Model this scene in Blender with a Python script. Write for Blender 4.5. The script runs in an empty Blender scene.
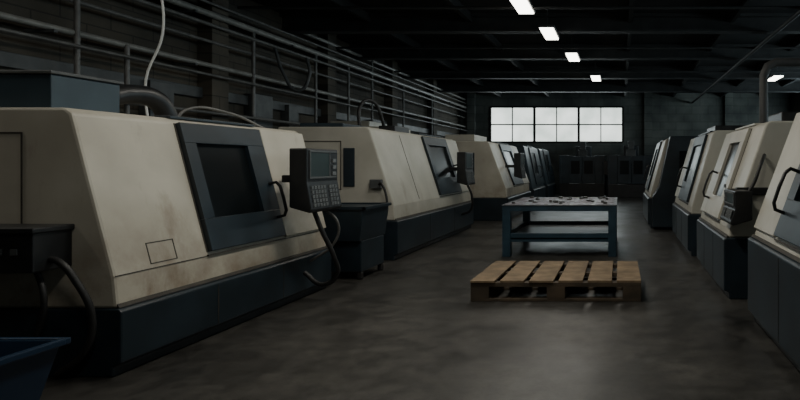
import bpy, math, random
from mathutils import Vector
random.seed(4)
scene=bpy.context.scene
COL=scene.collection

# ---------------- materials ----------------
def newmat(name):
    m=bpy.data.materials.new(name); m.use_nodes=True
    nt=m.node_tree; b=nt.nodes['Principled BSDF']
    return m,nt,b
def paint(name,c1,c2,rough=.5,scale=3.,metal=0.,bump=0.,lo=.4,hi=.65,rust=None,detail=6,spec=.5,rl=(.56,.82),low=.24):
    m,nt,b=newmat(name); N=nt.nodes; L=nt.links
    tc=N.new('ShaderNodeTexCoord')
    n=N.new('ShaderNodeTexNoise'); n.inputs['Scale'].default_value=scale; n.inputs['Detail'].default_value=detail
    L.new(tc.outputs['Object'],n.inputs['Vector'])
    r=N.new('ShaderNodeValToRGB'); r.color_ramp.elements[0].position=lo; r.color_ramp.elements[1].position=hi
    r.color_ramp.elements[0].color=(*c1,1); r.color_ramp.elements[1].color=(*c2,1)
    L.new(n.outputs['Fac'],r.inputs['Fac']); out=r.outputs['Color']
    if rust:
        mp=N.new('ShaderNodeMapping'); mp.inputs['Scale'].default_value=(3,3,1.1)
        L.new(tc.outputs['Object'],mp.inputs['Vector'])
        n2=N.new('ShaderNodeTexNoise'); n2.inputs['Scale'].default_value=.9; n2.inputs['Detail'].default_value=12; n2.inputs['Roughness'].default_value=.7
        L.new(mp.outputs['Vector'],n2.inputs['Vector'])
        r2=N.new('ShaderNodeValToRGB'); r2.color_ramp.elements[0].position=rl[0]; r2.color_ramp.elements[1].position=rl[1]
        L.new(n2.outputs['Fac'],r2.inputs['Fac'])
        sp=N.new('ShaderNodeSeparateXYZ'); L.new(tc.outputs['Object'],sp.inputs[0])
        mr=N.new('ShaderNodeMapRange'); mr.inputs['From Min'].default_value=.45; mr.inputs['From Max'].default_value=1.2
        mr.inputs['To Min'].default_value=low; mr.inputs['To Max'].default_value=0; L.new(sp.outputs[2],mr.inputs['Value'])
        n3=N.new('ShaderNodeTexNoise'); n3.inputs['Scale'].default_value=2.6; n3.inputs['Detail'].default_value=10; n3.inputs['Roughness'].default_value=.7
        L.new(tc.outputs['Object'],n3.inputs['Vector'])
        r3=N.new('ShaderNodeValToRGB'); r3.color_ramp.elements[0].position=.42; r3.color_ramp.elements[1].position=.66
        L.new(n3.outputs['Fac'],r3.inputs['Fac'])
        ad=N.new('ShaderNodeMath'); ad.operation='ADD'; ad.use_clamp=True
        mu=N.new('ShaderNodeMath'); mu.operation='MULTIPLY'; L.new(mr.outputs['Result'],mu.inputs[0]); L.new(r3.outputs['Color'],mu.inputs[1])
        L.new(r2.outputs['Color'],ad.inputs[0]); L.new(mu.outputs[0],ad.inputs[1])
        mx=N.new('ShaderNodeMix'); mx.data_type='RGBA'
        mx.inputs['B'].default_value=(*rust,1)
        L.new(ad.outputs[0],mx.inputs['Factor']); L.new(out,mx.inputs['A']); out=mx.outputs['Result']
    L.new(out,b.inputs['Base Color'])
    b.inputs['Roughness'].default_value=rough; b.inputs['Metallic'].default_value=metal
    b.inputs['Specular IOR Level'].default_value=spec
    if bump:
        bp=N.new('ShaderNodeBump'); bp.inputs['Strength'].default_value=bump; bp.inputs['Distance'].default_value=.02
        L.new(n.outputs['Fac'],bp.inputs['Height']); L.new(bp.outputs['Normal'],b.inputs['Normal'])
    return m
def emis(name,c,s):
    m,nt,b=newmat(name); b.inputs['Base Color'].default_value=(*c,1)
    b.inputs['Emission Color'].default_value=(*c,1); b.inputs['Emission Strength'].default_value=s
    return m
CREAM=paint('cream_paint',(.37,.345,.285),(.46,.435,.365),.45,1.6,rust=(.17,.12,.07),rl=(.55,.88),low=.7)
CREAM2=paint('cream_paint_clean',(.37,.36,.31),(.45,.44,.385),.45,1.6,rust=(.22,.19,.14),rl=(.56,.85),low=.45)
TEAL=paint('dark_teal_paint',(.008,.015,.021),(.014,.025,.034),.42,2.5)
TEALB=paint('slate_blue_paint',(.015,.028,.038),(.024,.042,.054),.4,3)
BLK=paint('black_plastic',(.008,.009,.01),(.014,.015,.016),.4,8)
RUB=paint('black_rubber',(.01,.01,.01),(.018,.018,.018),.55,10)
GLS=paint('dark_door_glass',(.003,.005,.006),(.005,.007,.008),.28,2,spec=.25)
SEAM=paint('panel_gap',(.03,.027,.022),(.05,.045,.035),.7,8)
TBL=paint('table_blue_paint',(.009,.027,.042),(.015,.042,.063),.45,4)
TBLTOP=paint('stained_table_top',(.02,.026,.031),(.055,.064,.07),.4,3)
BIN=paint('blue_plastic',(.008,.022,.046),(.010,.029,.06),.35,3)
STEEL=paint('galvanised_steel',(.10,.10,.10),(.2,.2,.19),.38,6,metal=.7)
PIPE=paint('painted_pipe',(.20,.20,.185),(.30,.295,.275),.38,5)
PIPE2=paint('dull_pipe',(.10,.10,.095),(.16,.158,.15),.42,5)
KEYS=paint('keycaps',(.08,.09,.095),(.16,.17,.17),.5,40)
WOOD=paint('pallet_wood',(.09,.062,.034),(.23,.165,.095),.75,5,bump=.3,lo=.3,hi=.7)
WOODD=paint('old_wood',(.035,.026,.016),(.07,.05,.03),.8,5,bump=.3)  # darker wood tone for the pallet parts under the deck
CABLEW=paint('white_cable',(.5,.52,.51),(.56,.57,.56),.5,5)
LAMP=emis('fluorescent_tube',(1,.97,.86),9)
SCR=emis('crt_screen',(.01,.022,.022),.06)
PAPER=paint('printed_sheets',(.20,.205,.24),(.04,.022,.034),.5,11,lo=.42,hi=.54,detail=4)
GREY=paint('grey_paint',(.05,.055,.057),(.08,.086,.087),.5,4)

def wallmat(name,c1,c2,mortar,sc,axis):
    m,nt,b=newmat(name); N=nt.nodes; L=nt.links
    tc=N.new('ShaderNodeTexCoord'); sp=N.new('ShaderNodeSeparateXYZ'); cb=N.new('ShaderNodeCombineXYZ')
    L.new(tc.outputs['Object'],sp.inputs[0]); L.new(sp.outputs[axis],cb.inputs[0]); L.new(sp.outputs[2],cb.inputs[1])
    br=N.new('ShaderNodeTexBrick'); br.inputs['Scale'].default_value=1
    br.inputs['Brick Width'].default_value=.8; br.inputs['Row Height'].default_value=.4; br.inputs['Mortar Size'].default_value=.012
    br.inputs['Color1'].default_value=(*c1,1); br.inputs['Color2'].default_value=(*c2,1); br.inputs['Mortar'].default_value=(*mortar,1)
    L.new(cb.outputs[0],br.inputs['Vector'])
    n=N.new('ShaderNodeTexNoise'); n.inputs['Scale'].default_value=.8; n.inputs['Detail'].default_value=8
    L.new(tc.outputs['Object'],n.inputs['Vector'])
    r=N.new('ShaderNodeValToRGB'); r.color_ramp.elements[0].position=.35; r.color_ramp.elements[1].position=.68
    r.color_ramp.elements[0].color=(.45,.45,.45,1); r.color_ramp.elements[1].color=(1.1,1.05,1,1)
    L.new(n.outputs['Fac'],r.inputs['Fac'])
    mx=N.new('ShaderNodeMix'); mx.data_type='RGBA'; mx.blend_type='MULTIPLY'; mx.inputs['Factor'].default_value=1
    L.new(br.outputs['Color'],mx.inputs['A']); L.new(r.outputs['Color'],mx.inputs['B'])
    L.new(mx.outputs['Result'],b.inputs['Base Color']); b.inputs['Roughness'].default_value=.85
    bp=N.new('ShaderNodeBump'); bp.inputs['Strength'].default_value=.4; bp.inputs['Distance'].default_value=.01
    L.new(br.outputs['Fac'],bp.inputs['Height']); bp.invert=True; L.new(bp.outputs['Normal'],b.inputs['Normal'])
    return m
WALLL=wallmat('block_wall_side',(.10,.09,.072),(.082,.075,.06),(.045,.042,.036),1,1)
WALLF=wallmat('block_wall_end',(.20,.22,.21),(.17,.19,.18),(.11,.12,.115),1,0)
CEIL=paint('ceiling_dark',(.018,.02,.021),(.028,.03,.031),.8,1.5)
BEAM=paint('beam_paint',(.035,.037,.038),(.05,.052,.052),.6,3)

def floormat():
    m,nt,b=newmat('concrete_floor'); N=nt.nodes; L=nt.links
    tc=N.new('ShaderNodeTexCoord')
    n=N.new('ShaderNodeTexNoise'); n.inputs['Scale'].default_value=.7; n.inputs['Detail'].default_value=14; n.inputs['Roughness'].default_value=.7
    L.new(tc.outputs['Object'],n.inputs['Vector'])
    r=N.new('ShaderNodeValToRGB'); r.color_ramp.elements[0].position=.34; r.color_ramp.elements[1].position=.68
    r.color_ramp.elements[0].color=(.015,.0152,.0145,1); r.color_ramp.elements[1].color=(.060,.057,.050,1)
    L.new(n.outputs['Fac'],r.inputs['Fac'])
    n2=N.new('ShaderNodeTexNoise'); n2.inputs['Scale'].default_value=5; n2.inputs['Detail'].default_value=10; n2.inputs['Roughness'].default_value=.75
    L.new(tc.outputs['Object'],n2.inputs['Vector'])
    r2=N.new('ShaderNodeValToRGB'); r2.color_ramp.elements[0].position=.38; r2.color_ramp.elements[1].position=.62
    r2.color_ramp.elements[0].color=(.5,.5,.5,1); r2.color_ramp.elements[1].color=(1.25,1.25,1.25,1)
    L.new(n2.outputs['Fac'],r2.inputs['Fac'])
    mx=N.new('ShaderNodeMix'); mx.data_type='RGBA'; mx.blend_type='MULTIPLY'; mx.inputs['Factor'].default_value=1
    L.new(r.outputs['Color'],mx.inputs['A']); L.new(r2.outputs['Color'],mx.inputs['B'])
    L.new(mx.outputs['Result'],b.inputs['Base Color'])
    rr=N.new('ShaderNodeMapRange'); rr.inputs['From Min'].default_value=.3; rr.inputs['From Max'].default_value=.7
    rr.inputs['To Min'].default_value=.28; rr.inputs['To Max'].default_value=.55
    L.new(n.outputs['Fac'],rr.inputs['Value']); L.new(rr.outputs['Result'],b.inputs['Roughness'])
    bp=N.new('ShaderNodeBump'); bp.inputs['Strength'].default_value=.12; bp.inputs['Distance'].default_value=.01
    L.new(n2.outputs['Fac'],bp.inputs['Height']); L.new(bp.outputs['Normal'],b.inputs['Normal'])
    return m
FLOOR=floormat()
def winmat(name,s):
    m,nt,b=newmat(name); N=nt.nodes; L=nt.links
    tc=N.new('ShaderNodeTexCoord'); n=N.new('ShaderNodeTexNoise'); n.inputs['Scale'].default_value=.9; n.inputs['Detail'].default_value=5
    L.new(tc.outputs['Object'],n.inputs['Vector'])
    r=N.new('ShaderNodeValToRGB'); r.color_ramp.elements[0].position=.35; r.color_ramp.elements[1].position=.6
    r.color_ramp.elements[0].color=(.60,.68,.63,1); r.color_ramp.elements[1].color=(.90,.97,.92,1)
    L.new(n.outputs['Fac'],r.inputs['Fac']); L.new(r.outputs['Color'],b.inputs['Emission Color'])
    b.inputs['Emission Strength'].default_value=s; b.inputs['Base Color'].default_value=(.5,.5,.5,1)
    return m
WIN=winmat('frosted_daylight_pane',1.8)

# ---------------- mesh helpers ----------------
def mesh_obj(name,verts,faces,mat,parent=None,bevel=0,seg=2,smooth=False):
    me=bpy.data.meshes.new(name); me.from_pydata(verts,[],faces); me.update()
    import bmesh
    bm=bmesh.new(); bm.from_mesh(me); bmesh.ops.recalc_face_normals(bm,faces=bm.faces); bm.to_mesh(me); bm.free()
    me.materials.append(mat)
    o=bpy.data.objects.new(name,me); COL.objects.link(o)
    if parent: o.parent=parent
    if bevel:
        b=o.modifiers.new('bevel','BEVEL'); b.width=bevel; b.segments=seg; b.limit_method='ANGLE'; b.angle_limit=.5
    return o
BF=[(0,1,3,2),(4,6,7,5),(0,4,5,1),(2,3,7,6),(0,2,6,4),(1,5,7,3)]
def boxv(a,b):
    return [(x,y,z) for x in (a[0],b[0]) for y in (a[1],b[1]) for z in (a[2],b[2])]
def boxes(name,lst,mat,parent=None,bevel=0):
    V=[];F=[]
    for a,b in lst:
        k=len(V); V+=boxv(a,b); F+=[tuple(i+k for i in f) for f in BF]
    return mesh_obj(name,V,F,mat,parent,bevel)
def discs(name,lst,mat,parent=None,n=20):
    """lst of (x,y,z,r,h) short turned parts with a bore"""
    V=[];F=[]
    for x,y,z,r,h in lst:
        k=len(V)
        for rr,zz in ((r,0),(r,h),(r*.45,h),(r*.45,h*.3)):
            V+=[(x+rr*math.cos(2*math.pi*i/n),y+rr*math.sin(2*math.pi*i/n),z+zz) for i in range(n)]
        for q in range(3):
            F+=[(k+q*n+i,k+q*n+(i+1)%n,k+(q+1)*n+(i+1)%n,k+(q+1)*n+i) for i in range(n)]
        F.append(tuple(k+3*n+i for i in range(n))); F.append(tuple(k+n-1-i for i in range(n)))
    return mesh_obj(name,V,F,mat,parent)
def tube(name,pts,r,mat,parent=None,smooth=True,res=6,cyc=False):
    cu=bpy.data.curves.new(name,'CURVE'); cu.dimensions='3D'; cu.bevel_depth=r; cu.bevel_resolution=3; cu.use_fill_caps=True
    if smooth:
        s=cu.splines.new('BEZIER'); s.bezier_points.add(len(pts)-1)
        for p,q in zip(s.bezier_points,pts):
            p.co=q; p.handle_left_type='AUTO'; p.handle_right_type='AUTO'
        s.resolution_u=res
    else:
        s=cu.splines.new('POLY'); s.points.add(len(pts)-1)
        for p,q in zip(s.points,pts): p.co=(*q,1)
    cu.materials.append(mat)
    o=bpy.data.objects.new(name,cu); COL.objects.link(o)
    if parent: o.parent=parent
    return o
def empty(name,loc):
    e=bpy.data.objects.new(name,None); e.location=loc; e.empty_display_size=.2; COL.objects.link(e); return e

class G:
    def __init__(s,name,xf,y0,side):
        s.e=empty(name,(xf,y0,0)); s.s=side
    def P(s,u,v,w): return (s.s*u,v,w)
    def prism(s,name,prof,v0,v1,mat,bevel=0):
        n=len(prof)
        V=[s.P(u,v0,w) for u,w in prof]+[s.P(u,v1,w) for u,w in prof]
        F=[tuple(range(n)),tuple(range(2*n-1,n-1,-1))]+[(i,(i+1)%n,(i+1)%n+n,i+n) for i in range(n)]
        return mesh_obj(name,V,F,mat,s.e,bevel)
    def box(s,name,a,b,mat,bevel=0):
        return s.boxes(name,[(a,b)],mat,bevel)
    def boxes(s,name,l,mat,bevel=0):
        return boxes(name,[(s.P(*a),s.P(*b)) for a,b in l],mat,s.e,bevel)
    def tube(s,name,pts,r,mat,smooth=True):
        return tube(name,[s.P(*p) for p in pts],r,mat,s.e,smooth)
    def slab(s,name,A,B,t0,t1,v0,v1,th,mat,off=0,bevel=0):
        d=Vector((B[0]-A[0],B[1]-A[1])); n=Vector((d.y,-d.x)).normalized()
        a=Vector(A)+d*t0+n*off; b=Vector(A)+d*t1+n*off
        return s.prism(name,[tuple(a),tuple(b),tuple(b+n*th),tuple(a+n*th)],v0,v1,mat,bevel)
    def slabs_outline(s,name,A,B,t0,t1,v0,v1,w,th,mat,off=0):
        L=math.hypot(B[0]-A[0],B[1]-A[1]); tw=w/L
        s.slab(name+'_low',A,B,t0,t0+tw,v0,v1,th,mat,off); s.slab(name+'_top',A,B,t1-tw,t1,v0,v1,th,mat,off)
        s.slab(name+'_l',A,B,t0,t1,v0,v0+w,th,mat,off); s.slab(name+'_r',A,B,t0,t1,v1-w,v1,th,mat,off)

def pendant(g,u,v,z0,z1,w=.62,d=.18,ang=0):
    """operator console: screen housing above, key panel below; faces +u"""
    zm=z0+(z1-z0)*.48
    g.prism('console_housing',[(u-d,z0+.06),(u+.03,z0),(u+.05,z0+.03),(u,zm),(u,z1),(u-d,z1)],v,v+w,BLK,.012)
    g.boxes('screen_bezel',[((u,v+.04,zm+.03),(u+.012,v+w-.04,zm+.05)),((u,v+.04,z1-.04),(u+.012,v+w-.04,z1-.02)),
        ((u,v+.04,zm+.05),(u+.012,v+.06,z1-.04)),((u,v+w-.2,zm+.05),(u+.012,v+w-.18,z1-.04))],GREY,.003)
    g.box('screen',(u,v+.06,zm+.05),(u+.006,v+w-.2,z1-.04),SCR)
    ks=[]
    for i in range(9):
        for j in range(5):
            if i==5: continue
            zz=z0+.06+j*(zm-z0-.09)/5; uu=u+.05-.05*(zz-z0)/(zm-z0)
            ks.append(((uu-.02,v+.05+i*(w-.1)/9,zz),(uu+.012,v+.05+i*(w-.1)/9+.038,zz+.032)))
    g.boxes('keypad_keys',ks,KEYS)
    g.boxes('side_keys',[((u,v+w-.13,zm+.06+k*.07),(u+.014,v+w-.06,zm+.1+k*.07)) for k in range(3)],KEYS)

def lathe(name,xf,y0,y1,side,H=1.9,bh=.48,depth=1.9,lean=.3,knee=.7,door=(.35,.75),doormat=None,
          body=None,base=None,endmat=None,pend=None,topboxes=(),winb=(.12,.88,.3,.85),handle='far'):
    body=body or CREAM; base=base or TEAL; doormat=doormat or TEAL
    g=G(name,xf,y0,side); L=y1-y0
    A=(-.07,knee); B=(-.07-lean,H-.04)
    g.prism('machine_base',[(-.06,0),(-.06,.07),(0,.1),(0,bh-.02),(-.02,bh),(-depth,bh),(-depth,0)],0,L,base,.012)
    g.prism('body_shell',[(-.05,bh),A,B,(B[0]-.05,H),(-depth+.02,H),(-depth+.02,bh)],.02,L-.02,body,.02)
    g.boxes('base_seams',[((.0,L*k,.11),(.003,L*k+.008,bh-.03)) for k in (.33,.66)],SEAM)
    g.prism('base_lip',[(-.05,bh+.005),(-.03,bh+.005),(-.045,bh+.03),(-.05,bh+.03)],.02,L-.02,SEAM)
    dv0,dv1=L*door[0],L*door[1]
    wv0=dv0+(dv1-dv0)*winb[0]; wv1=dv0+(dv1-dv0)*winb[1]; a,b=winb[2],winb[3]
    t0,t1=.03,.995
    if dv1<L-.3:
        g.slab('end_cover',A,B,.02,1.0,dv1+.03,L-.03,.03,body,0,.008)
    g.slab('door_sill',A,B,t0,a,dv0,dv1,.045,doormat,0,.006)
    g.slab('door_head',A,B,b,t1,dv0,dv1,.045,doormat,0,.006)
    g.slab('door_stile_near',A,B,a,b,dv0,wv0,.045,doormat)
    g.slab('door_stile_far',A,B,a,b,wv1,dv1,.045,doormat)
    g.slab('door_glass',A,B,a,b,wv0,wv1,.008,GLS)
    g.slab('door_gap_near',A,B,t0,t1,dv0-.015,dv0,.004,SEAM)
    g.slab('door_gap_far',A,B,t0,t1,dv1,dv1+.015,.004,SEAM)
    g.slab('door_rail',A,B,.0,.012,dv0-.02,dv1+.02,.018,SEAM)
    g.box('door_track',(B[0]-.16,dv0-.02,H-.005),(B[0]-.02,dv1+.02,H+.02),doormat,.005)
    hv=dv1-.07 if handle=='far' else dv0+.07
    d=Vector((B[0]-A[0],B[1]-A[1])); n=Vector((d.y,-d.x)).normalized()
    def q(t,o): p=Vector(A)+d*t+n*o; return (p.x,hv,p.y)
    g.tube('door_handle',[q(.2,.035),q(.2,.12),q(.24,.15),q(.35,.155),q(.46,.15),q(.5,.12),q(.5,.035)],.016,BLK,False)
    g.boxes('leveling_feet',[((-.25,k,0),(-.12,k+.12,.02)) for k in (.1,L-.25)],BLK)
    for i,(p,qq,m) in enumerate(topboxes):
        g.box('top_unit_%d'%i,p,qq,m,.015)
    if pend: 
        u,v,z0,z1=pend[:4]; pendant(g,u,v,z0,z1)
        g.boxes('console_arm',[((u-.5,v+.4,z0+.3),(u-.1,v+.5,z0+.38))],BLK,.01)
    g.A=A;g.B=B;g.L=L
    return g

# ---------------- room ----------------
XL,XR,YB,YF,ZC=-8.0,8.5,-5.0,28.0,5.05
boxes('floor',[((XL-.2,YB-.2,-.2),(XR+.2,YF+.2,0))],FLOOR)
boxes('ceiling',[((XL-.2,YB-.2,ZC),(XR+.2,YF+.2,ZC+.2))],CEIL)
boxes('wall_left',[((XL-.2,YB,0),(XL,YF,ZC))],WALLL)
sw=[(-1,3),(5,9),(11,15),(16.5,20.5),(21.8,25.8)]; sz0,sz1=2.9,4.3
wl=[((XR,YB,0),(XR+.2,YF,sz0)),((XR,YB,sz1),(XR+.2,YF,ZC))]
ys=[YB]+[v for p in sw for v in p]+[YF]
for i in range(0,len(ys),2): wl.append(((XR,ys[i],sz0),(XR+.2,ys[i+1],sz1)))
boxes('wall_right',wl,WALLL)
for i,(a,b_) in enumerate(sw):  # unseen side windows with area lights, added for cool fill
    w=empty('window_%d'%(i+2),(XR,(a+b_)/2,sz0)); h=(b_-a)/2
    boxes('panes',[((.1,-h,0),(.12,h,sz1-sz0))],WIN,w)
    boxes('frame',[((0,y-.04,0),(.1,y+.04,sz1-sz0)) for y in (-h+.04,-h/2,0,h/2,h-.04)]+[((0,-h,z-.04),(.1,h,z+.04)) for z in (.04,.7,sz1-sz0-.04)],BLK,w)
    la=bpy.data.lights.new('daylight','AREA'); la.shape='RECTANGLE'; la.size=sz1-sz0; la.size_y=b_-a; la.energy=(45,68,68,70,65)[i]; la.color=(.68,.9,1)
    lo=bpy.data.objects.new('daylight',la); COL.objects.link(lo); lo.parent=w; lo.location=(-.03,0,.7); lo.rotation_euler=(0,math.radians(90),0)
boxes('wall_back',[((XL,YB-.2,0),(XR,YB,ZC))],WALLF)
wx0,wx1,wz0,wz1=-6.5,.15,2.6,4.35
boxes('wall_front',[((XL,YF,0),(XR,YF+.2,wz0)),((XL,YF,wz1),(XR,YF+.2,ZC)),((XL,YF,wz0),(wx0,YF+.2,wz1)),((wx1,YF,wz0),(XR,YF+.2,wz1))],WALLF)
w=empty('window_1',((wx0+wx1)/2,YF,wz0)); cx=(wx0+wx1)/2
def wb(l): return [((a[0]-cx,a[1],a[2]),(b[0]-cx,b[1],b[2])) for a,b in l]
boxes('panes',wb([((wx0,.1,0),(wx1,.12,wz1-wz0))]),WIN,w)
la=bpy.data.lights.new('daylight','AREA'); la.shape='RECTANGLE'; la.size=6.4; la.size_y=1.6; la.energy=70; la.color=(.8,.94,1)
lo=bpy.data.objects.new('daylight',la); COL.objects.link(lo); lo.parent=w; lo.location=(0,-.06,.87); lo.rotation_euler=(math.radians(-90),0,0)
fr=[((wx0,-.03,-.06),(wx1,.09,.04)),((wx0,-.03,wz1-wz0-.04),(wx1,.09,wz1-wz0+.04))]
W=(wx1-wx0)
for i in range(4):
    x=wx0+W*i/3; fr.append(((x-.06,-.02,.0),(x+.06,.09,wz1-wz0)))
for i in range(3):
    x=wx0+W*(i+.5)/3; fr.append(((x-.025,.03,.0),(x+.025,.09,wz1-wz0)))
fr.append(((wx0,.03,(wz1-wz0)*.5-.03),(wx1,.09,(wz1-wz0)*.5+.03)))
boxes('frame',wb(fr),BLK,w)
boxes('trim_1',[((XL,y,0),(XL+.28,y+.45,ZC)) for y in (-2,2.2,6.4,10.6,14.8,19,23.2)],WALLL,None,.01)
boxes('trim_2',[((XL,YB,2.75),(XL+.1,YF,2.95))],GREY,None,.01)
boxes('trim_3',[((x,YF-.25,0),(x+.4,YF,ZC)) for x in (-7.6,1.2,5.2)],WALLF,None,.01)
be=empty('ceiling_beams',(0,0,ZC))
bl=[]
for y in (1,5,9,13.3,16.7,20.5,24.3):
    bl+=[((XL,y-.14,-.08),(XR,y+.14,0)),((XL,y-.04,-.38),(XR,y+.04,-.08)),((XL,y-.14,-.43),(XR,y+.14,-.38))]
boxes('cross_beams',bl,BEAM,be)
boxes('purlins',[((x,YB,-.2),(x+.1,YF,0)) for x in (-6,-3.6,.2,2.6,5,7)],CEIL,be)
tube('sprinkler_pipe',[(3.6,YB+.1,-.5),(3.6,YF-.1,-.5)],.05,BEAM,be,False)
for i,y in enumerate((11,14.8,18.6)): tube('branch_pipe_%d'%i,[(-7.5,y,-.48),(8,y,-.48)],.03,BEAM,be,False)
# wall pipes
pe=empty('wall_pipes',(XL,0,0))
for i,(x,z,r,y0) in enumerate([(.34,4.3,.06,-4.8),(.36,4.1,.035,-4.8),(.3,3.35,.045,-4.8),(.3,4.7,.045,13.5),(.42,3.15,.025,-4.8),(.42,2.45,.03,-4.8),(.3,3.8,.03,-4.8),(.36,4.5,.025,-4.8)]):
    tube('pipe_%d'%i,[(x,y0,z),(x,27.8,z)],r,PIPE if i in(0,2,3) else PIPE2,pe,False)
for i,(y,z0,z1) in enumerate([(7.9,1.0,4.3),(11.7,.8,4.3),(8.7,1.5,3.35),(14.1,.8,4.3),(15.8,.8,4.3),(17.3,.8,4.7),(19.8,.8,4.3),(22.8,.8,4.3)]):
    tube('drop_%d'%i,[(.34,y,z0),(.34,y,z1)],.035,PIPE2,pe,False)
boxes('pipe_clamps',[((0,y,z-.08),(.42,y+.05,z-.04)) for y in (1,4,7.5,10,13,17,21,25) for z in (3.35,4.3)],GREY,pe)
boxes('junction_boxes',[((0,9.3,2.2),(.2,9.8,2.9)),((0,13.2,2.3),(.2,13.6,2.9)),((0,17.6,2.0),(.25,18.3,2.9)),((0,11.9,2.0),(.25,12.5,3.0))],GREY,pe,.01)
tube('droop_hose',[(.35,12.4,4.1),(.5,12.5,3.5),(.75,12.6,3.15),(.95,12.7,3.5),(.9,12.7,3.9)],.035,GREY,pe)

# ---------------- lights ----------------
def fixture(x,y,z=ZC-.1,power=40,l=1.1,wd=.3):
    e=empty('fluorescent_light',(x,y,z))
    boxes('lamp_housing',[((-wd/2-.03,-l/2-.03,.0),(wd/2+.03,l/2+.03,.06))],GREY,e)
    boxes('lamp_tubes',[((-wd/2,-l/2,-.03),(wd/2,l/2,0))],LAMP,e)
    boxes('lamp_hangers',[((-.01,-l/3-.01,.06),(.01,-l/3+.01,ZC-z)),((-.01,l/3-.01,.06),(.01,l/3+.01,ZC-z))],GREY,e)
    la=bpy.data.lights.new('lamp_light','AREA'); la.shape='RECTANGLE'; la.size=wd; la.size_y=l; la.energy=power; la.color=(1,.95,.85)
    lo=bpy.data.objects.new('lamp_light',la); COL.objects.link(lo); lo.parent=e; lo.location=(0,0,-.05)
zl=4.55
K=(zl-1.5)/3.5
for x,y in ((-2.16,12.3),(-1.89,15),(-1.54,18.3),(-.98,22.8),(6.3,22.8)): fixture(x*K,y*K,zl,18)
fixture(-.9,1.2,zl,42); fixture(-1.2,4.9,zl,82); fixture(-1.6,7.4,zl,38)  # unseen fixtures added overhead to light the nearby machines
fixture(6.0,6,zl,15); fixture(-6.2,3.4,zl,30)  # two more unseen fixtures, added out to the sides for light

# ---------------- left machines ----------------
g=lathe('cnc_lathe',-3.5,3.93,6.8,1,H=1.9,bh=.48,door=(.325,.70),winb=(.12,.76,.27,.84),
        pend=(.34,1.72,1.0,1.66))
g.slabs_outline('access_panel',g.A,g.B,.03,.17,.34,.60,.008,.003,SEAM)
g.slab('knee_seam',g.A,g.B,.0,.006,.03,g.L-.03,.004,SEAM)
g.boxes('end_hatch_outline',[((-.72,.012,1.05),(-.714,.022,1.72)),((-1.3,.012,1.72),(-.714,.022,1.726)),((-1.3,.012,1.044),(-.714,.022,1.05))],SEAM)
g.boxes('electrical_box',[((-1.1,-.25,.78),(-.36,.02,1.06)),((-1.12,-.27,1.04),(-.34,.02,1.08))],BLK,.01)
g.boxes('box_buttons',[((-.5-k*.1,-.26,.9),(-.46-k*.1,-.24,.94)) for k in range(4)],GREY)
g.tube('coolant_hose_a',[(-.42,-.12,.85),(-.3,-.14,.84),(-.2,-.12,.7),(-.13,-.08,.45),(-.2,-.06,.2),(-.4,-.05,.04)],.022,RUB)
g.tube('coolant_hose_b',[(-.5,-.1,.8),(-.42,-.12,.6),(-.5,-.08,.35),(-.7,-.05,.05)],.018,RUB)
g.box('top_cabinet',(-1.85,.4,1.9),(-.9,1.0,2.2),TEALB,.01)
g.box('top_cabinet_lid',(-1.87,.38,2.2),(-.88,1.02,2.225),GREY,.006)
g.tube('exhaust_elbow',[(-1.0,.95,2.08),(-.97,1.2,2.14),(-.92,1.4,2.11),(-.9,1.5,1.98),(-.9,1.52,1.88)],.09,BLK)
g.tube('air_hose',[(-.95,1.65,1.9),(-.9,1.75,2.05),(-.75,2.1,2.06),(-.6,2.6,1.89)],.014,PIPE2)
g.tube('console_cable',[(.28,1.95,1.03),(.34,2.0,.8),(.42,2.1,.5),(.4,2.2,.28),(.25,2.2,.18),(.02,2.25,.3)],.024,RUB)
g.tube('console_cable_b',[(.24,2.2,1.03),(.36,2.3,.85),(.3,2.35,.62),(.0,2.4,.4)],.014,PIPE2)
tube('air_line',[(-5.05,6,1.88),(-5.08,6,2.4),(-4.9,6,2.9),(-4.94,6,3.5),(-5.1,6,ZC-.02)],.012,CABLEW)

c=G('chip_cart',-3.3,7.2,1)
c.prism('hopper',[(-.05,.5),(.0,.93),(-.75,.93),(-.66,.5)],0,.8,TEAL,.01)
c.boxes('cabinet_body',[((-.68,.05,.1),(-.05,.75,.5))],TEAL,.01)
c.boxes('rim',[((-.78,-.02,.91),(.03,.02,.95)),((-.78,.78,.91),(.03,.82,.95)),((-.01,-.02,.91),(.03,.82,.95)),((-.78,-.02,.91),(-.74,.82,.95))],TEAL,.005)
c.boxes('casters',[((-.12,.06,0),(-.04,.11,.1)),((-.12,.68,0),(-.04,.73,.1)),((-.68,.06,0),(-.6,.11,.1)),((-.68,.68,0),(-.6,.73,.1))],RUB,.02)

g2=lathe('cnc_lathe',-3.45,8.7,13.2,1,H=2.08,bh=.62,knee=.85,lean=.38,door=(.5,.82),pend=(.22,3.0,1.05,1.75),body=CREAM2,
   topboxes=[((-1.7,.3,2.08),(-1.0,1.2,2.16),TEALB),((-.95,1.5,2.08),(-.65,2.2,2.2),BLK),((-1.6,2.0,2.08),(-1.0,3.2,2.22),CREAM2)])
g2.boxes('end_hatch_outline',[((-.9,.01,1.1),(-.89,.02,1.85)),((-1.5,.01,1.85),(-.89,.02,1.86)),((-1.5,.01,1.1),(-.89,.02,1.11))],SEAM)
g2.box('end_vent',(-.85,.0,1.15),(-.68,.02,1.75),TEAL,.004)
g2.slab('cover_seam',g2.A,g2.B,.03,.97,1.15,1.158,.004,SEAM)
g2.tube('cable_a',[(-.3,.0,1.15),(-.22,-.1,1.2),(-.14,-.12,1.05),(-.14,-.1,.7),(-.25,-.02,.5)],.018,RUB)
g2.box('service_bracket',(-.42,-.06,1.12),(-.24,.02,1.26),GREY,.01)
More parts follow.
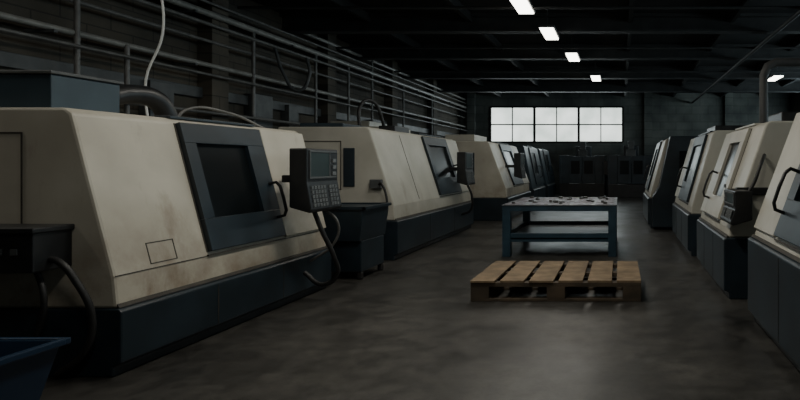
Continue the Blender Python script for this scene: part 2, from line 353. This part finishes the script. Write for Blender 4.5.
g2.tube('loop_hose',[(-1.2,1.3,2.05),(-1.2,1.4,2.6),(-1.1,1.6,2.65),(-1.0,1.8,2.3),(-1.0,1.9,2.05)],.03,RUB)
g2.tube('console_cable',[(.2,3.2,1.08),(.28,3.3,.8),(.22,3.4,.5),(.0,3.5,.4)],.025,RUB)
g3=lathe('cnc_lathe',-2.95,14.8,18.6,1,H=2.1,bh=.6,knee=.85,lean=.45,depth=2.1,door=(.3,.7),pend=(.25,.4,1.1,1.8),body=CREAM,
   topboxes=[((-1.8,.4,2.1),(-1.0,1.8,2.3),CREAM2)])
g3.box('end_vent',(-1.7,.0,1.2),(-.9,.02,1.8),TEAL,.004)
g4=lathe('cnc_lathe',-3.0,19.6,22.6,1,H=2.15,bh=.6,depth=2.0,body=TEALB,door=(.3,.7))
g6=lathe('cnc_lathe',-3.0,23.4,26.2,1,H=2.15,bh=.6,depth=2.0,body=TEALB,door=(.3,.7))
g5=lathe('cnc_lathe',-5.9,13.8,16.6,1,H=2.3,bh=.6,depth=1.8,body=CREAM2,door=(.3,.7),topboxes=[((-1.5,.5,2.3),(-.5,1.6,2.6),CREAM2)])

# ---------------- right machines ----------------
r1=lathe('cnc_lathe',1.23,2.3,5.4,-1,H=2.02,bh=.8,knee=.86,lean=.42,depth=1.9,door=(.25,.76),body=CREAM2,base=TEAL,doormat=TEAL,handle='far')
r2=lathe('cnc_lathe',1.15,6.2,8.4,-1,H=1.98,bh=.68,knee=.78,lean=.4,depth=1.9,door=(.3,.8),body=CREAM2,doormat=CREAM2,pend=(-.04,-.42,.86,1.22),
   topboxes=[((-1.2,.2,1.98),(-.7,.8,2.1),BLK),((-1.9,.1,1.98),(-1.3,1.0,2.2),CREAM2)],winb=(.2,.8,.25,.85))
r2.box('end_vent',(-1.5,-.0,1.2),(-.9,.02,1.7),TEAL,.004)
r2.tube('cable',[(-.45,.0,1.6),(-.38,-.12,1.5),(-.3,-.15,1.3),(-.2,-.12,1.1),(-.2,-.05,.95)],.02,RUB)
r3=lathe('cnc_lathe',1.1,9.1,11.8,-1,H=2.05,bh=.68,knee=.8,lean=.35,depth=2.0,door=(.2,.7),body=CREAM2,
   topboxes=[((-1.6,.3,2.05),(-.5,1.2,2.15),BLK)])
r4=lathe('cnc_lathe',.65,13.1,15.8,-1,H=2.1,bh=.7,knee=.8,lean=.35,depth=2.0,door=(.4,.8),body=CREAM2)
r4.prism('end_guard',[(-.1,.05),(-.1,.75),(-.25,1.0),(-.5,2.14),(-2.0,2.14),(-2.0,.05)],-.35,.02,TEAL,.02)
r4.box('guard_window',(-1.5,-.37,1.2),(-.7,-.34,1.8),GLS,.004)
r5=lathe('cnc_lathe',1.1,17.5,20.5,-1,H=2.1,bh=.7,depth=2.0,body=GREY,door=(.3,.7))
r1.box('mist_collector',(-1.5,1.9,2.02),(-.8,2.7,2.2),CREAM2,.02)
d=empty('extraction_duct',(0,0,0))
tube('duct_a',[(1.95,7.6,1.95),(1.95,7.6,2.7),(2.0,7.6,2.82),(2.12,7.6,2.88),(6,7.6,2.88)],.06,BEAM,d,False)
tube('duct_b',[(2.35,6.9,1.95),(2.35,6.9,2.75),(6,6.9,2.75)],.08,BEAM,d,False)

# ---------------- work table ----------------
t=empty('work_table',(-.98,10.05,0)); hx,hy,H=.92,1.02,.84
boxes('table_frame',[((-hx,-hy,H-.1),(hx,-hy+.08,H-.015)),((-hx,hy-.08,H-.1),(hx,hy,H-.015)),((-hx,-hy+.08,H-.1),(-hx+.08,hy-.08,H-.015)),((hx-.08,-hy+.08,H-.1),(hx,hy-.08,H-.015))],TBL,t,.004)
boxes('table_top',[((-hx-.01,-hy-.01,H-.015),(hx+.01,hy+.01,H))],TBLTOP,t,.004)
boxes('table_legs',[((sx*hx-(.0 if sx<0 else .13),sy*hy-(.0 if sy<0 else .13),0),(sx*hx+(.13 if sx<0 else 0),sy*hy+(.13 if sy<0 else 0),H-.09)) for sx in(-1,1) for sy in(-1,1)],TBL,t,.006)
boxes('lower_shelf',[((-hx+.02,-hy+.02,.28),(hx-.02,hy-.02,.31)),((-hx+.13,-hy+.02,.24),(hx-.13,-hy+.07,.38)),((-hx+.13,hy-.07,.24),(hx-.13,hy-.02,.38)),
   ((-hx+.02,-hy+.13,.24),(-hx+.07,hy-.13,.38)),((hx-.07,-hy+.13,.24),(hx-.02,hy-.13,.38))],TBL,t,.004)
V=[];F=[]
for i in range(5):
    for j in range(5):
        cx=-.74+i*.37+random.uniform(-.02,.02); cy=-.8+j*.4+random.uniform(-.03,.03); a=random.uniform(-.12,.12)
        k=len(V)
        for (px,py,pz) in boxv((-.15,-.16,0),(.15,.16,.004)):
            V.append((cx+px*math.cos(a)-py*math.sin(a),cy+px*math.sin(a)+py*math.cos(a),H+.0002+pz))
        F+=[tuple(q+k for q in f) for f in BF]
mesh_obj('printed_sheets',V,F,PAPER,t)
discs('machined_parts',[(random.uniform(-.8,.8),random.uniform(-.85,.85),H+.0045,random.uniform(.025,.05),random.uniform(.015,.035)) for _ in range(26)],STEEL,t)

# ---------------- pallet ----------------
p=empty('wooden_pallet',(-.7,6.72,0)); hx,hy=.93,.62
n=6; bw=.265; gap=(2*hx-n*bw)/(n-1)
for i in range(n):
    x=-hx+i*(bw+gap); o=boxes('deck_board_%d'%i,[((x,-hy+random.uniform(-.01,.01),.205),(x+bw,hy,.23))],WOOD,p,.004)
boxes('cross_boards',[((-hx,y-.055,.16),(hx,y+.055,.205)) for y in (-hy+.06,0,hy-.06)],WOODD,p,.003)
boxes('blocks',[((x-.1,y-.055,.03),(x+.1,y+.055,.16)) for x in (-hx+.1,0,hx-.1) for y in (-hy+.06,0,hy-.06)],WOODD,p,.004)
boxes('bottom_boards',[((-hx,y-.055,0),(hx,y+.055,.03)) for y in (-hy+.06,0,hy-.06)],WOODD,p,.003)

# ---------------- blue bin ----------------
b=empty('plastic_bin',(-3.8,2.95,0))
ax,ay,bx,by,h=.5,.36,.40,.28,.46
V=[(-bx,-by,0),(bx,-by,0),(bx,by,0),(-bx,by,0),(-ax,-ay,h),(ax,-ay,h),(ax,ay,h),(-ax,ay,h),
   (-ax+.02,-ay+.02,h),(ax-.02,-ay+.02,h),(ax-.02,ay-.02,h),(-ax+.02,ay-.02,h),(-bx+.02,-by+.02,.02),(bx-.02,-by+.02,.02),(bx-.02,by-.02,.02),(-bx+.02,by-.02,.02)]
F=[(0,1,2,3)]
for i in range(4):
    j=(i+1)%4; F+=[(i,j,j+4,i+4),(i+4,j+4,j+8,i+8),(i+8,j+8,j+12,i+12)]
F.append((12,13,14,15))
mesh_obj('bin_body',V,F,BIN,b)
boxes('bin_rim',[((-ax-.03,-ay-.03,h-.03),(ax+.03,-ay+.01,h+.01)),((-ax-.03,ay-.01,h-.03),(ax+.03,ay+.03,h+.01)),((-ax-.03,-ay,h-.03),(-ax+.01,ay,h+.01)),((ax-.01,-ay,h-.03),(ax+.03,ay,h+.01))],BIN,b,.008)

# ---------------- far end ----------------
def vmc(x,y,mat):
    """vertical machining centre: enclosure, door, column, spindle motor, console"""
    e=empty('machining_center',(x,y,0))
    boxes('base',[((-1.05,-.8,0),(1.05,.9,.6))],BLK,e,.02)
    boxes('enclosure',[((-1.05,-.8,.6),(-.95,.9,1.9)),((.95,-.8,.6),(1.05,.9,1.9)),((-.95,.8,.6),(.95,.9,1.9)),((-.95,-.8,.6),(-.6,-.74,1.9)),((.6,-.8,.6),(.95,-.74,1.9))],mat,e,.01)
    boxes('doors',[((-.6,-.84,.62),(-.01,-.78,1.85)),((.01,-.84,.62),(.6,-.78,1.85))],mat,e,.01)
    boxes('door_windows',[((-.5,-.86,1.05),(-.1,-.83,1.65)),((.1,-.86,1.05),(.5,-.83,1.65))],GLS,e,.004)
    boxes('column',[((-.35,.1,.6),(.35,.95,2.35))],mat,e,.02)
    boxes('spindle_head',[((-.22,-.35,1.5),(.22,.1,2.15)),((-.14,-.3,2.15),(.14,-.02,2.55))],GREY,e,.02)
    boxes('console',[((1.0,-1.05,1.0),(1.4,-.9,1.65)),((1.05,-.9,1.5),(1.12,-.7,1.56))],BLK,e,.01)
vmc(.5,25.6,TEAL)
vmc(3.2,25.8,TEALB)
vmc(-1.75,26.6,TEALB)

# ---------------- world / camera ----------------
wd=bpy.data.worlds.new('world'); scene.world=wd; wd.use_nodes=True
wd.node_tree.nodes['Background'].inputs[0].default_value=(.5,.6,.65,1); wd.node_tree.nodes['Background'].inputs[1].default_value=.1
cam=bpy.data.cameras.new('camera'); co=bpy.data.objects.new('camera',cam); COL.objects.link(co)
co.location=(0,0,1.5); co.rotation_euler=(math.radians(90),0,0)
cam.sensor_width=36; cam.lens=25.2; cam.shift_x=-.275; cam.shift_y=-.045; cam.clip_end=200
scene.camera=co
